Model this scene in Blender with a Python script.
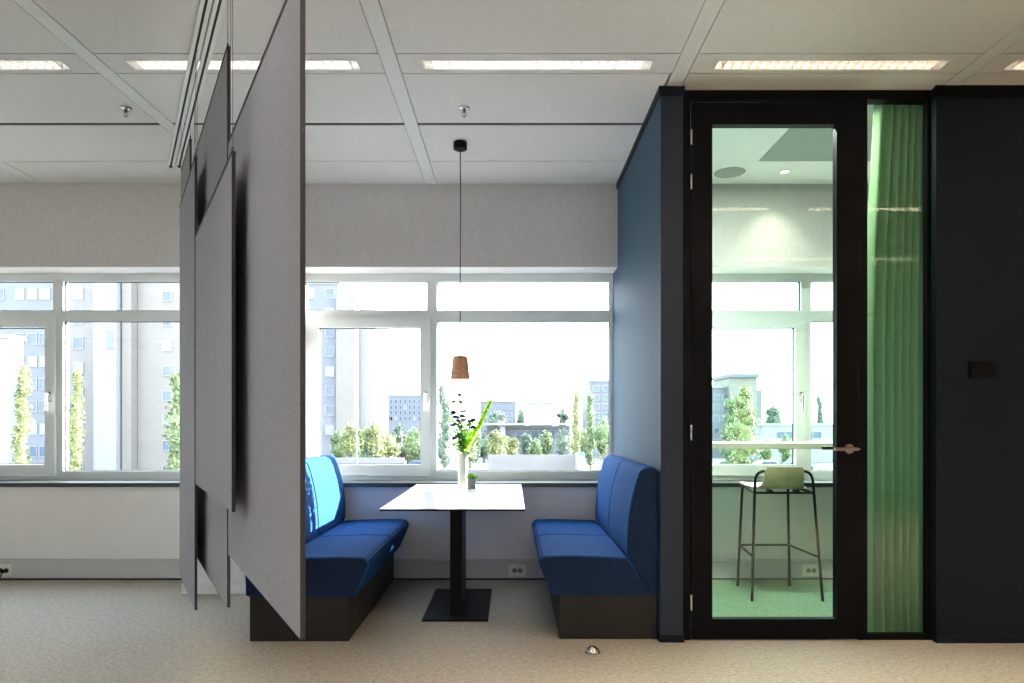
import bpy, bmesh, math, random
from mathutils import Vector, Matrix
random.seed(7)
PI = math.pi
for o in list(bpy.data.objects): bpy.data.objects.remove(o, do_unlink=True)
SC = bpy.context.scene
COL = SC.collection

# ------------------------------------------------------------------ camera
cd = bpy.data.cameras.new('camera'); cam = bpy.data.objects.new('camera', cd); COL.objects.link(cam)
cam.location = (0, 0, 1.2); cam.rotation_euler = (PI/2, 0, 0)
cd.sensor_width = 36; cd.lens = 24; cd.shift_x = 0; cd.shift_y = (422-341.5)/1024
cd.clip_start = .05; cd.clip_end = 1000
SC.camera = cam
# ------------------------------------------------------------------ world, sun, exposure
SKY = 8.0
w = bpy.data.worlds.new('world'); SC.world = w; w.use_nodes = True
nt = w.node_tree; bg = nt.nodes['Background']
tc = nt.nodes.new('ShaderNodeTexCoord'); sx = nt.nodes.new('ShaderNodeSeparateXYZ'); rp = nt.nodes.new('ShaderNodeValToRGB')
nt.links.new(tc.outputs['Generated'], sx.inputs[0]); nt.links.new(sx.outputs['Z'], rp.inputs[0])
rp.color_ramp.elements[0].position = 0.0; rp.color_ramp.elements[0].color = (.97, .99, 1, 1)
rp.color_ramp.elements[1].position = .7; rp.color_ramp.elements[1].color = (.62, .78, 1, 1)
nt.links.new(rp.outputs[0], bg.inputs['Color']); bg.inputs['Strength'].default_value = SKY
sl = bpy.data.lights.new('sun', 'SUN'); sl.energy = 42; sl.angle = .009; sl.color = (1, .96, .9)
so = bpy.data.objects.new('sun', sl); COL.objects.link(so)
sd = Vector((.85, .53, .34)).normalized()
so.rotation_euler = sd.to_track_quat('Z', 'Y').to_euler(); so.location = (8, 12, 8)
vs = SC.view_settings
vs.view_transform = 'Standard'; vs.look = 'None'; vs.gamma = 1; vs.exposure = 0.45; vs.use_curve_mapping = False
WARM = (1, .76, .55); NEUT = (1, .93, .86)
LAMP = {'row': 1.15, 'warm': 50}

# ------------------------------------------------------------------ materials
MATS = {}
def mat(name, col, rough=.6, metal=0, var=0, scale=20, bump=0, bscale=None, spec=.5, emit=None, estr=0, col2=None, stretch=None, sheen=0, detail=3):
    if name in MATS: return MATS[name]
    m = bpy.data.materials.new(name); m.use_nodes = True; n = m.node_tree
    b = n.nodes['Principled BSDF']
    b.inputs['Base Color'].default_value = (*col, 1); b.inputs['Roughness'].default_value = rough
    b.inputs['Metallic'].default_value = metal; b.inputs['Specular IOR Level'].default_value = spec
    if sheen: b.inputs['Sheen Weight'].default_value = sheen
    t = n.nodes.new('ShaderNodeTexCoord'); mp = n.nodes.new('ShaderNodeMapping')
    n.links.new(t.outputs['Object'], mp.inputs[0])
    if stretch: mp.inputs['Scale'].default_value = stretch
    nz = n.nodes.new('ShaderNodeTexNoise'); nz.inputs['Scale'].default_value = scale; nz.inputs['Detail'].default_value = detail
    n.links.new(mp.outputs[0], nz.inputs['Vector'])
    c2 = col2 or tuple(c*(1-var) for c in col)
    c1 = col if col2 else tuple(min(1, c*(1+var)) for c in col)
    r = n.nodes.new('ShaderNodeValToRGB')
    r.color_ramp.elements[0].position = .32; r.color_ramp.elements[1].position = .68
    r.color_ramp.elements[0].color = (*c2, 1); r.color_ramp.elements[1].color = (*c1, 1)
    n.links.new(nz.outputs['Fac'], r.inputs[0]); n.links.new(r.outputs[0], b.inputs['Base Color'])
    if bump:
        bn = n.nodes.new('ShaderNodeTexNoise'); bn.inputs['Scale'].default_value = bscale or scale; bn.inputs['Detail'].default_value = 2
        n.links.new(mp.outputs[0], bn.inputs['Vector'])
        bp = n.nodes.new('ShaderNodeBump'); bp.inputs['Strength'].default_value = bump; bp.inputs['Distance'].default_value = .003
        n.links.new(bn.outputs['Fac'], bp.inputs['Height']); n.links.new(bp.outputs[0], b.inputs['Normal'])
    if emit:
        b.inputs['Emission Color'].default_value = (*emit, 1); b.inputs['Emission Strength'].default_value = estr
    MATS[name] = m; return m

def weave(name, ca, cb, scale=260, rough=.9, big=0.0, bigscale=3, sheen=0):
    """two crossed stretched noises: a woven cloth or carpet"""
    m = bpy.data.materials.new(name); m.use_nodes = True; n = m.node_tree; L = n.links.new
    b = n.nodes['Principled BSDF']; b.inputs['Roughness'].default_value = rough; b.inputs['Specular IOR Level'].default_value = .06
    if sheen: b.inputs['Sheen Weight'].default_value = sheen; b.inputs['Sheen Tint'].default_value = (.25, .5, 1, 1)
    t = n.nodes.new('ShaderNodeTexCoord')
    outs = []
    for s in ((1, .22, .6), (.22, 1, 1)):
        mp = n.nodes.new('ShaderNodeMapping'); mp.inputs['Scale'].default_value = s; L(t.outputs['Object'], mp.inputs[0])
        nz = n.nodes.new('ShaderNodeTexNoise'); nz.inputs['Scale'].default_value = scale; nz.inputs['Detail'].default_value = 2
        L(mp.outputs[0], nz.inputs['Vector']); outs.append(nz.outputs['Fac'])
    ad = n.nodes.new('ShaderNodeMath'); ad.operation = 'ADD'; L(outs[0], ad.inputs[0]); L(outs[1], ad.inputs[1])
    hv = n.nodes.new('ShaderNodeMath'); hv.operation = 'MULTIPLY'; hv.inputs[1].default_value = .5; L(ad.outputs[0], hv.inputs[0])
    src = hv.outputs[0]
    if big:
        nb = n.nodes.new('ShaderNodeTexNoise'); nb.inputs['Scale'].default_value = bigscale; nb.inputs['Detail'].default_value = 5
        L(t.outputs['Object'], nb.inputs['Vector'])
        mx = n.nodes.new('ShaderNodeMix'); mx.data_type = 'FLOAT'; mx.inputs[0].default_value = big
        L(src, mx.inputs[2]); L(nb.outputs['Fac'], mx.inputs[3]); src = mx.outputs[0]
    r = n.nodes.new('ShaderNodeValToRGB'); r.color_ramp.elements[0].position = .38; r.color_ramp.elements[1].position = .62
    r.color_ramp.elements[0].color = (*ca, 1); r.color_ramp.elements[1].color = (*cb, 1)
    L(src, r.inputs[0]); L(r.outputs[0], b.inputs['Base Color'])
    bp = n.nodes.new('ShaderNodeBump'); bp.inputs['Strength'].default_value = .35; bp.inputs['Distance'].default_value = .002
    L(hv.outputs[0], bp.inputs['Height']); L(bp.outputs[0], b.inputs['Normal'])
    MATS[name] = m; return m

def glass(name, tint=(1, 1, 1), refl=.9):
    m = bpy.data.materials.new(name); m.use_nodes = True; n = m.node_tree; L = n.links.new
    for x in list(n.nodes): n.nodes.remove(x)
    o = n.nodes.new('ShaderNodeOutputMaterial'); tr = n.nodes.new('ShaderNodeBsdfTransparent'); gl = n.nodes.new('ShaderNodeBsdfGlossy')
    tr.inputs[0].default_value = (*tint, 1); gl.inputs['Roughness'].default_value = 0.0; gl.inputs[0].default_value = (1, 1, 1, 1)
    ge = n.nodes.new('ShaderNodeNewGeometry'); dt = n.nodes.new('ShaderNodeVectorMath'); dt.operation = 'DOT_PRODUCT'
    L(ge.outputs['Normal'], dt.inputs[0]); L(ge.outputs['Incoming'], dt.inputs[1])
    def mth(op, a, b=None):
        q = n.nodes.new('ShaderNodeMath'); q.operation = op
        for i, v in enumerate((a, b)):
            if v is None: continue
            if isinstance(v, (int, float)): q.inputs[i].default_value = v
            else: L(v, q.inputs[i])
        return q.outputs[0]
    f5 = mth('POWER', mth('SUBTRACT', 1.0, mth('ABSOLUTE', dt.outputs['Value'])), 5.0)
    mu = n.nodes.new('ShaderNodeMath'); mu.operation = 'MULTIPLY'; mu.inputs[1].default_value = refl; L(mth('ADD', mth('MULTIPLY', f5, .96), .04), mu.inputs[0])
    mx = n.nodes.new('ShaderNodeMixShader'); L(mu.outputs[0], mx.inputs[0]); L(tr.outputs[0], mx.inputs[1]); L(gl.outputs[0], mx.inputs[2])
    L(mx.outputs[0], o.inputs[0]); MATS[name] = m; return m

def cloth_translucent(name, col, tr=.5):
    m = bpy.data.materials.new(name); m.use_nodes = True; n = m.node_tree; L = n.links.new
    for x in list(n.nodes): n.nodes.remove(x)
    o = n.nodes.new('ShaderNodeOutputMaterial'); d = n.nodes.new('ShaderNodeBsdfDiffuse'); t = n.nodes.new('ShaderNodeBsdfTranslucent')
    tc = n.nodes.new('ShaderNodeTexCoord'); nz = n.nodes.new('ShaderNodeTexNoise'); nz.inputs['Scale'].default_value = 350
    L(tc.outputs['Object'], nz.inputs['Vector']); r = n.nodes.new('ShaderNodeValToRGB')
    r.color_ramp.elements[0].color = (*[c*.8 for c in col], 1); r.color_ramp.elements[1].color = (*[min(1, c*1.2) for c in col], 1)
    L(nz.outputs['Fac'], r.inputs[0]); L(r.outputs[0], d.inputs[0]); L(r.outputs[0], t.inputs[0])
    mx = n.nodes.new('ShaderNodeMixShader'); mx.inputs[0].default_value = tr; L(d.outputs[0], mx.inputs[1]); L(t.outputs[0], mx.inputs[2])
    L(mx.outputs[0], o.inputs[0]); MATS[name] = m; return m

M_ceil = mat('ceiling_white', (.57, .58, .565), .7, var=.03, scale=60, bump=.1, bscale=400)
M_beam = mat('ceiling_beam_white', (.575, .61, .585), .55, var=.02, scale=8)
M_dark = mat('slot_black', (.01, .011, .01), .8, var=.1)
M_acou = mat('acoustic_grey', (.32, .36, .33), .8, var=.03, scale=40)
M_wallup = mat('wall_textured_grey', (.52, .51, .50), .85, var=.05, scale=70, bump=.35, bscale=220, stretch=(1, 1, .35))
M_walllo = mat('wall_white', (.74, .72, .69), .8, var=.02, scale=6, bump=.08, bscale=300)
M_white = mat('plain_white', (.72, .72, .70), .6, var=.015, scale=5)
M_duct = mat('duct_grey_white', (.50, .50, .48), .5, var=.02, scale=5)
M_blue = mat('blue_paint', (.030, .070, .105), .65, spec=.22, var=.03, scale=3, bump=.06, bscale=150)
M_navy = mat('navy_paint', (.0045, .0082, .0140), .5, var=.03, scale=3, bump=.05, bscale=150, spec=.12)
M_black = mat('black_frame', (.0025, .0025, .0026), .5, var=.1, scale=4, spec=.09)
M_frame = mat('window_frame_aluminium', (.60, .64, .63), .4, var=.02, scale=4)
M_gask = mat('rubber_gasket', (.015, .017, .017), .7, var=.1)
M_sill = mat('sill_stone', (.045, .052, .048), .3, var=.1, scale=90)
M_steel = mat('brushed_steel', (.62, .60, .57), .25, metal=1, var=.04, scale=60)
M_copper = mat('rose_steel', (.50, .36, .29), .22, metal=.9, var=.04, scale=60)
M_floor = weave('carpet_beige', (.26, .24, .20), (.43, .40, .345), scale=170, big=.3, bigscale=40)
M_floorg = weave('carpet_green', (.13, .215, .125), (.24, .36, .23), scale=170, big=.3, bigscale=40)
M_sofa = weave('blue_wool', (.008, .040, .125), (.024, .095, .27), scale=330)
M_sofaend = weave('blue_wool_shaded', (.005, .012, .033), (.014, .029, .072), scale=330)  # darker bench wool: shade of the backlit ends put into the colour
M_sofad = mat('seam_navy', (.008, .02, .06), .9, var=.1)
M_plinth = mat('plinth_laminate', (.017, .016, .014), .45, var=.12, scale=7, spec=.2)
M_top = mat('table_white_laminate', (.80, .80, .80), .22, var=.01, scale=4)
M_bmetal = mat('black_powder_coat', (.003, .0035, .0045), .42, spec=.10, var=.1, scale=80)
M_felt = weave('grey_felt', (.17, .172, .195), (.265, .265, .292), scale=420)
M_feltedge = mat('felt_edge_dark', (.022, .020, .024), .9, var=.1, scale=80)
M_alu = mat('track_aluminium', (.62, .66, .63), .5, var=.03)
M_wire = mat('steel_wire', (.12, .12, .12), .4, metal=.8, var=.05)
M_cork = mat('cork', (.62, .33, .18), .85, var=.35, scale=90, bump=.3, bscale=200)
M_vase = mat('vase_cream', (.80, .80, .62), .3, var=.03, scale=9)
M_conc = mat('concrete', (.28, .29, .29), .85, var=.15, scale=60)
M_leaf = cloth_translucent('leaf_green', (.14, .32, .04), .5)
M_lime = cloth_translucent('bract_lime', (.50, .72, .08), .5)
M_purp = mat('petal_purple', (.05, .03, .16), .6, var=.4, scale=50)
M_glare = mat('glare_white', (.85, .84, .75), .6, var=.05, scale=50)
M_ply = mat('oak_plywood', (.64, .50, .28), .45, var=.12, scale=14, stretch=(6, 6, .6))
M_counter = mat('counter_birch', (.66, .62, .50), .4, var=.05, scale=9)
M_curt = cloth_translucent('green_curtain', (.165, .26, .145), .35)
M_gwin = glass('window_glass', (.97, .985, .98), .8)
M_gdoor = glass('green_tinted_glass', (.865, .965, .905), .8)
M_sock = mat('socket_plastic', (.70, .70, .60), .4, var=.02)
M_tube = mat('lamp_tube', (1, 1, 1), .5, emit=(1, .97, .92), estr=4)
M_tubew = mat('lamp_tube_warm', (1, 1, 1), .5, emit=(1, .87, .78), estr=4)
M_louv = mat('louvre_mirror', (.62, .62, .60), .4, metal=.3, var=.03)
M_bulb = mat('warm_bulb', (1, 1, 1), .5, emit=(1, .66, .3), estr=14)

# ------------------------------------------------------------------ mesh helpers
class MB:
    def __init__(s): s.v = []; s.f = []; s.mi = []; s.sm = []
    def add(s, vs, fs, mi=0, sm=False):
        o = len(s.v); s.v += [tuple(v) for v in vs]
        for f in fs: s.f.append([i+o for i in f]); s.mi.append(mi); s.sm.append(sm)
        return s
    def box(s, x0, x1, y0, y1, z0, z1, mi=0):
        v = [(x0,y0,z0),(x1,y0,z0),(x1,y1,z0),(x0,y1,z0),(x0,y0,z1),(x1,y0,z1),(x1,y1,z1),(x0,y1,z1)]
        return s.add(v, [(0,3,2,1),(4,5,6,7),(0,1,5,4),(1,2,6,5),(2,3,7,6),(3,0,4,7)], mi)
    def prism(s, pts, a, b, axis='y', mi=0):
        """polygon pts (2D) extruded from a to b along axis; for y pts are (x,z), x: (y,z), z: (x,y)"""
        def P(p, t):
            return {'y': (p[0], t, p[1]), 'x': (t, p[0], p[1]), 'z': (p[0], p[1], t)}[axis]
        n = len(pts); v = [P(p, a) for p in pts] + [P(p, b) for p in pts]
        fs = [tuple(range(n)), tuple(range(2*n-1, n-1, -1))] + [(i, i+n, (i+1) % n + n, (i+1) % n) for i in range(n)]
        return s.add(v, fs, mi)
    def tube(s, pts, r, seg=10, mi=0, caps=True, r2=None):
        pts = [Vector(p) for p in pts]; n = len(pts); rings = []; prev = None
        for i, p in enumerate(pts):
            t = (pts[min(i+1, n-1)] - pts[max(i-1, 0)]).normalized()
            if prev is None:
                u = t.orthogonal().normalized()
            else:
                u = (prev - t*prev.dot(t)).normalized()
            prev = u; w_ = t.cross(u)
            rr = r if r2 is None else r + (r2-r)*i/(n-1)
            rings.append([p + (u*math.cos(2*PI*k/seg) + w_*math.sin(2*PI*k/seg))*rr for k in range(seg)])
        v = [q for R in rings for q in R]; f = []
        for i in range(n-1):
            for k in range(seg):
                a = i*seg+k; b = i*seg+(k+1) % seg
                f.append((a, b, b+seg, a+seg))
        s.add(v, f, mi, True)
        if caps: s.add(rings[0], [tuple(range(seg))[::-1]], mi); s.add(rings[-1], [tuple(range(seg))], mi)
        return s
    def lathe(s, prof, c, seg=32, mi=0, sm=True):
        v = []; f = []; n = len(prof)
        for r, z in prof:
            for k in range(seg):
                a = 2*PI*k/seg; v.append((c[0]+r*math.cos(a), c[1]+r*math.sin(a), c[2]+z))
        for i in range(n-1):
            for k in range(seg):
                a = i*seg+k; b = i*seg+(k+1) % seg; f.append((a, b, b+seg, a+seg))
        return s.add(v, f, mi, sm)
    def ball(s, c, r, mi=0, seg=10, rings=6, jit=0):
        v = []; f = []
        for i in range(rings+1):
            th = PI*i/rings
            for k in range(seg):
                a = 2*PI*k/seg; q = 1 + random.uniform(-jit, jit)
                v.append((c[0]+r[0]*q*math.sin(th)*math.cos(a), c[1]+r[1]*q*math.sin(th)*math.sin(a), c[2]+r[2]*q*math.cos(th)))
        for i in range(rings):
            for k in range(seg):
                a = i*seg+k; b = i*seg+(k+1) % seg; f.append((a, a+seg, b+seg, b))
        return s.add(v, f, mi, True)
    def build(s, name, mats, parent=None, bevel=0, bseg=3, smooth=False, loc=None, clean=True):
        me = bpy.data.meshes.new(name)
        org = Vector(loc) if loc is not None else Vector((0, 0, 0))
        me.from_pydata([tuple(Vector(v)-org) for v in s.v], [], s.f)
        if not isinstance(mats, (list, tuple)): mats = [mats]
        for m in mats: me.materials.append(m)
        for p, mi, sm in zip(me.polygons, s.mi, s.sm): p.material_index = mi; p.use_smooth = sm or smooth
        bm = bmesh.new(); bm.from_mesh(me)
        if bevel:
            bmesh.ops.remove_doubles(bm, verts=bm.verts, dist=1e-5)
            es = [e for e in bm.edges if len(e.link_faces) == 2 and e.calc_face_angle(0) > .5]
            bmesh.ops.bevel(bm, geom=es, offset=bevel, segments=bseg, affect='EDGES', clamp_overlap=True)
            if bseg > 1:
                for fc in bm.faces: fc.smooth = True
        bmesh.ops.recalc_face_normals(bm, faces=bm.faces)
        bm.to_mesh(me); bm.free()
        if bevel and bseg > 1: me.set_sharp_from_angle(angle=.9)
        o = bpy.data.objects.new(name, me); COL.objects.link(o)
        if parent is not None:
            o.parent = parent
            o.location = org - Vector(parent.location) if parent.parent is None else org
            if parent.parent is not None: o.location = org - Vector(parent.location) - Vector(parent.parent.location)
        else: o.location = org
        return o

def tag(o, label, cat=None, group=None, kind=None):
    if label: o['label'] = label
    if cat: o['category'] = cat
    if group: o['group'] = group
    if kind: o['kind'] = kind
    return o
def thing(name, label, cat, loc=(0, 0, 0), group=None):
    o = bpy.data.objects.new(name, None); COL.objects.link(o); o.location = loc; o.empty_display_size = .1
    return tag(o, label, cat, group)
def struct(o, label=None, cat=None): return tag(o, label, cat, kind='structure')
def sroot(name, loc=(0, 0, 0), label=None, cat=None):
    o = bpy.data.objects.new(name, None); COL.objects.link(o); o.location = loc; return struct(o, label, cat)

H = 3.027                      # ceiling height
YB, YG = 5.235, 5.475          # back wall face, window frame face
def at(px, py, Y): return Vector(((px-512)/682.7*Y, Y, 1.2-(py-422)/682.7*Y))   # measuring aid

# ================================================================== ROOM SHELL
XL, XR, YR = -11.4, 4.6, -7.0
struct(MB().box(XL-.1, 6.6, YR-.1, 5.60, -.12, 0).build('floor', M_floor), 'beige grey woven carpet of the open office and alcove', 'floor')
struct(MB().box(.93, XR, 3.775, YB, .0, .004).build('floor', M_floorg), 'green carpet of the small room behind the glass door', 'floor')
# back wall: parapet, lintel, piers between windows
OP = [(-1.70+3*k, .83+3*k) for k in (-3, -2, -1, 0, 1)]
lo = MB().box(XL, XR, YB, 5.60, 0, .72)
up = MB().box(XL, XR, YB, 5.60, 2.389, H+.1)
xs = [XL] + [v for p in OP for v in p] + [XR]
for a, b in zip(xs[0::2], xs[1::2]): lo.box(a, b, YB, 5.60, .72, 2.389)
struct(lo.build('wall_back', M_walllo), 'white window wall below and between the windows', 'wall')
struct(up.build('wall_back_upper', M_wallup), 'grey textured wall band above the windows', 'wall')
# column behind the hanging panels
struct(MB().box(-2.29, -1.863, 4.763, YB, 0, H).build('column', M_white, bevel=.004, bseg=1), 'white column behind the hanging felt panels', 'column')
struct(MB().box(-2.302, -1.851, 4.751, YB, 0, .075).build('trim_1', M_white, bevel=.003, bseg=1), 'white baseboard around the column foot', 'baseboard')
# outer shell behind the camera and to the sides
struct(MB().box(XL-.1, XL, YR, 5.6, 0, H+.1).build('wall_left', M_white), 'white side wall of the open office', 'wall')
rw = MB().box(3.0, 6.6, YR-.1, YR, 2.1, 2.85).box(XL, -7.4, YR-.1, YR, 2.1, 2.85).box(XL, 6.6, YR-.1, YR, 0, 2.1).box(XL, 6.6, YR-.1, YR, 2.85, H+.1)
for xx in (-4.9, -2.2, .6): rw.box(xx-.12, xx+.12, YR-.1, YR, 2.1, 2.85)
struct(rw.build('wall_rear', M_walllo), 'white wall at the rear of the open office', 'wall')
struct(MB().box(6.5, 6.6, YR, 3.712, 0, H+.1).build('wall_right', M_walllo), 'white wall beyond the navy partition', 'wall')
struct(MB().box(XR, XR+.1, 3.83, 5.6, 0, H+.1).build('wall_room_right', M_white), 'white side wall inside the glazed room', 'wall')
# alcove partition
struct(MB().box(.81, .93, 3.722, YG, 0, H).build('wall_alcove_right', M_blue), 'blue painted partition between alcove and glazed room', 'wall')
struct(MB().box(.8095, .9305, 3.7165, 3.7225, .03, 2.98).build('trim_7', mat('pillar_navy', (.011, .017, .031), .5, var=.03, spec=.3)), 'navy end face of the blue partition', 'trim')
struct(MB().box(.80, .94, 3.710, 3.75, 2.975, H).box(.80, .815, 3.75, YB, 2.985, H).build('trim_2', M_navy), 'dark cap trim along the top of the blue partition', 'trim')
struct(MB().box(.803, .937, 3.712, 3.80, 0, .04).build('trim_3', M_navy, bevel=.002, bseg=1), 'navy baseboard at the foot of the blue partition', 'baseboard')
# navy front partition right of the glazing
struct(MB().box(2.306, 6.5, 3.712, 3.83, 0, H).build('wall_front_right', M_navy), 'dark navy painted wall right of the green curtain', 'wall')
struct(MB().box(2.300, 6.5, 3.700, 3.72, 0, .04).build('baseboard_front', M_navy, bevel=.002, bseg=1), 'navy baseboard along the dark navy wall', 'baseboard')
struct(MB().box(2.300, 6.5, 3.702, 3.72, 2.965, H).build('trim_4', M_black), 'black cap trim along the top of the navy wall', 'trim')

# ceiling of the open office
ZT = H+.035
bx = [-.580+1.5*k for k in range(-6, 6)]           # right edges of the beams
rows = []
for j in range(5):
    y = 3.385-1.8*j
    rows += [('strip', y, y+.193)]
    if j == 0: rows += [('p', 3.578, 4.1755), ('p', 4.2015, 4.784), ('p', 4.784, YB)]
    else: rows += [('p', y+.193, y+.795), ('p', y+.812, y+1.8)]
c = MB(); g = .0035
fixt = []
c.box(XL, 6.6, YR, YB, ZT+.045, ZT+.12, 1)
for a, b in zip([XL]+bx, bx+[6.6]):
    x0, x1 = a+.001, b-.08
    if x1 < x0: continue
    for kind, y0, y1 in rows:
        xa, xb_ = x0, x1
        if y1 > 3.8:
            if xa >= .81:
                if y0 > 3.8: continue
                y1 = 3.80
            else: xb_ = min(xb_, .83)
        if y1 < YR: continue
        if kind == 'strip' and x1-x0 > 1.2:
            m = (x0+x1)/2; f0, f1 = m-.585, m+.585; yc = y0+.1095
            fixt.append((m, yc))
            c.box(x0+g, f0, y0+g, y1-g, H, ZT); c.box(f1, x1-g, y0+g, y1-g, H, ZT)
            c.box(f0, f1, y0+g, yc-.045, H, ZT); c.box(f0, f1, yc+.045, y1-g, H, ZT)
        else:
            c.box(xa+g, xb_-g, y0+g, y1-g, H, ZT)
for ys in (4.1885, 3.578-1.8+.6035): c.box(XL, .81 if ys > 3.8 else 6.6, ys-.013, ys+.013, H+.003, ZT, 1)
for b in bx:
    if b < 6.6: c.box(b-.08, b, YR, YB if b < .83 else 3.81, H-.001, ZT, 2)
struct(c.build('ceiling', [M_ceil, M_dark, M_beam]), 'suspended ceiling of white metal panels and long beams', 'ceiling')
# ceiling inside the glazed room
c = MB()
c.box(.93, XR, 3.79, YB, ZT, ZT+.12, 1)
c.box(.932, 1.726, 3.79, 4.782, H, ZT); c.box(1.730, XR, 3.79, 4.782, H, ZT, 3); c.box(.932, XR, 4.786, YB, H, ZT)
struct(c.build('ceiling', [mat('room_ceiling_white', (.82, .83, .81), .7, var=.02), M_dark, M_beam, M_acou]), 'ceiling of the glazed room with a grey acoustic panel', 'ceiling')

# window sills, ducts
struct(MB().box(-10.9, .81, 5.205, YG+.02, .704, .736).build('trim_5', M_sill, bevel=.003, bseg=2), 'dark stone window sill running along the alcove and office', 'sill')
struct(MB().box(.93, 4.1, 5.205, YG+.02, .704, .736).build('trim_6', M_sill, bevel=.003, bseg=2), 'dark stone window sill inside the glazed room', 'sill')
def duct(name, x0, x1, label):
    d = MB().box(x0, x1, 5.175, YB, .016, .142).box(x0, x1, 5.170, YB, .142, .150).box(x0, x1, 5.19, YB, .0, .016, 1)
    struct(d.build(name, [M_duct, M_dark]), label, 'cable duct')
duct('baseboard_left', XL, -2.303, 'grey skirting cable duct under the office windows')
duct('baseboard_back', -1.85, .81, 'grey skirting cable duct under the alcove window')
duct('baseboard_room', .93, XR, 'grey skirting cable duct inside the glazed room')

# ================================================================== WINDOWS
def window(n, dx, label):
    r = sroot('window_%d' % n, (dx-.43, YG, .736), label, 'window')
    F0, F1 = YG, 5.545
    f = MB()
    x0, x1, xm0, xm1 = dx-1.70, dx+.83, dx-.68, dx-.601
    z0, zb, t0, t1, h0, h1 = .736, .807, 2.010, 2.094, 2.330, 2.389
    f.box(x0, x1, F0, F1, h0, h1); f.box(x0, x1, F0, F1, z0, .77); f.box(xm1, x1, F0, F1, .77, zb)
    f.box(x0, x1, F0, F1, t0, t1)
    f.box(x0, dx-1.66, F0, F1, t1, h0); f.box(x0, dx-1.625, F0, F1, .77, t0)
    f.box(xm0, xm1, F0, F1, t1, h0); f.box(dx-.665, xm1, F0, F1, .77, t0)
    f.box(dx+.786, x1, F0, F1, .77, t0); f.box(dx+.786, x1, F0, F1, t1, h0)
    f.build('window_frame', M_frame, r)
    # opening sash
    s = MB(); S0, S1 = 5.452, 5.53; a0, a1, c0, c1 = dx-1.635, dx-.652, .775, 2.035; g0, g1, e0, e1 = dx-1.55, dx-.732, .859, 1.957
    s.box(a0, g0, S0, S1, c0, c1); s.box(g1, a1, S0, S1, c0, c1); s.box(g0, g1, S0, S1, c0, e0); s.box(g0, g1, S0, S1, e1, c1)
    sash = s.build('sash', M_frame, r, bevel=.0)
    def gasket(u0, u1, v0, v1, par):
        k = .006; q = MB(); Y0, Y1 = 5.500, 5.516
        q.box(u0, u1, Y0, Y1, v1-k, v1); q.box(u0, u1, Y0, Y1, v0, v0+k); q.box(u0, u0+k, Y0, Y1, v0+k, v1-k); q.box(u1-k, u1, Y0, Y1, v0+k, v1-k)
        q.build('gasket', M_gask, par)
        MB().add([(u0, 5.508, v0), (u1, 5.508, v0), (u1, 5.508, v1), (u0, 5.508, v1)], [(0, 1, 2, 3)]).build('pane', M_gwin, par)
    gasket(g0, g1, e0, e1, sash)
    gasket(xm1, dx+.786, zb, t0, r); gasket(xm1, dx+.786, t1, h0, r); gasket(dx-1.66, xm0, t1, h0, r)
    hx = dx-.690
    hd = MB().box(hx-.014, hx+.014, 5.443, 5.453, 1.36, 1.44).build('handle_plate', M_steel, r, bevel=.003)
    MB().tube([(hx, 5.445, 1.42), (hx, 5.415, 1.42)], .009).tube([(hx, 5.412, 1.432), (hx, 5.412, 1.29)], .0095).build('handle', M_steel, r)
    return r
window(6, -9, 'aluminium window at the far left end of the open office')
window(1, -6, 'aluminium window just outside the left edge of the view')
window(2, -3, 'aluminium window left of the hanging felt panels')
window(3, 0, 'aluminium window in the alcove behind the table')
window(4, 3, 'aluminium window seen through the glass door')

# ================================================================== GLAZED DOOR FRONT
FY0, FY1 = 3.757, 3.82
d = sroot('door_1', (1.44, FY0, 0), 'tall black framed glass door between blue pillar and green curtain', 'door')
fr = MB().box(.93, .981, FY0, FY1, 0, H).box(.981, 2.306, FY0, FY1, 2.975, H).box(.981, 1.914, FY0+.002, FY1, 2.962, 2.975).box(1.908, 1.956, FY0, FY1, 0, 2.975)
fr.build('door_frame', M_black, d)
lf = MB(); L0, L1, LZ = .985, 1.904, 2.956; gx0, gx1, gz0, gz1 = 1.101, 1.785, .116, 2.835; ly0, ly1 = 3.752, 3.80
lf.box(L0, gx0, ly0, ly1, .008, LZ).box(gx1, L1, ly0, ly1, .008, LZ).box(gx0, gx1, ly0, ly1, .008, gz0).box(gx0, gx1, ly0, ly1, gz1, LZ)
leaf = lf.build('door_leaf', M_black, d)
MB().box(gx0, gx1, 3.774, 3.780, gz0, gz1).build('glass_pane', M_gdoor, leaf)
for z in (2.763, 2.518, 1.142, .209):
    MB().tube([(.984, 3.750, z-.042), (.984, 3.750, z+.042)], .008, 12).tube([(.984, 3.750, z-.002), (.984, 3.750, z+.002)], .0085, 12).build('hinge', M_steel, d)
for side, nm in ((-1, 'door_handle'), (1, 'door_handle')):
    yf = ly0 if side < 0 else ly1
    q = MB(); cx, cz = 1.85, 1.053
    q.tube([(cx, yf, cz), (cx, yf+side*.010, cz)], .027, 28)
    q.tube([(cx, yf+side*.008, cz), (cx, yf+side*.055, cz)], .010, 14)
    q.box(cx-.105, cx+.022, yf+side*.050-.007, yf+side*.050+.007, cz-.009, cz+.009)
    q.prism([(cx+.022, cz-.009), (cx+.040, cz), (cx+.022, cz+.009)], yf+side*.050-.007, yf+side*.050+.007)
    q.build(nm, M_copper, d)
    MB().tube([(cx, yf, cz-.10), (cx, yf+side*.007, cz-.10)], .012, 20).build('lock_rosette', M_black, d)
sg = sroot('window_5', (2.11, FY0, 0), 'narrow black framed glass side panel in front of the green curtain', 'window')
MB().box(2.285, 2.306, FY0, FY0+.04, 0, 2.975).box(1.956, 2.285, FY0, FY0+.04, 0, .032).build('window_frame', M_black, sg)
MB().box(1.956, 2.285, 3.780, 3.788, .032, 2.975).build('pane', M_gdoor, sg)

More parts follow.
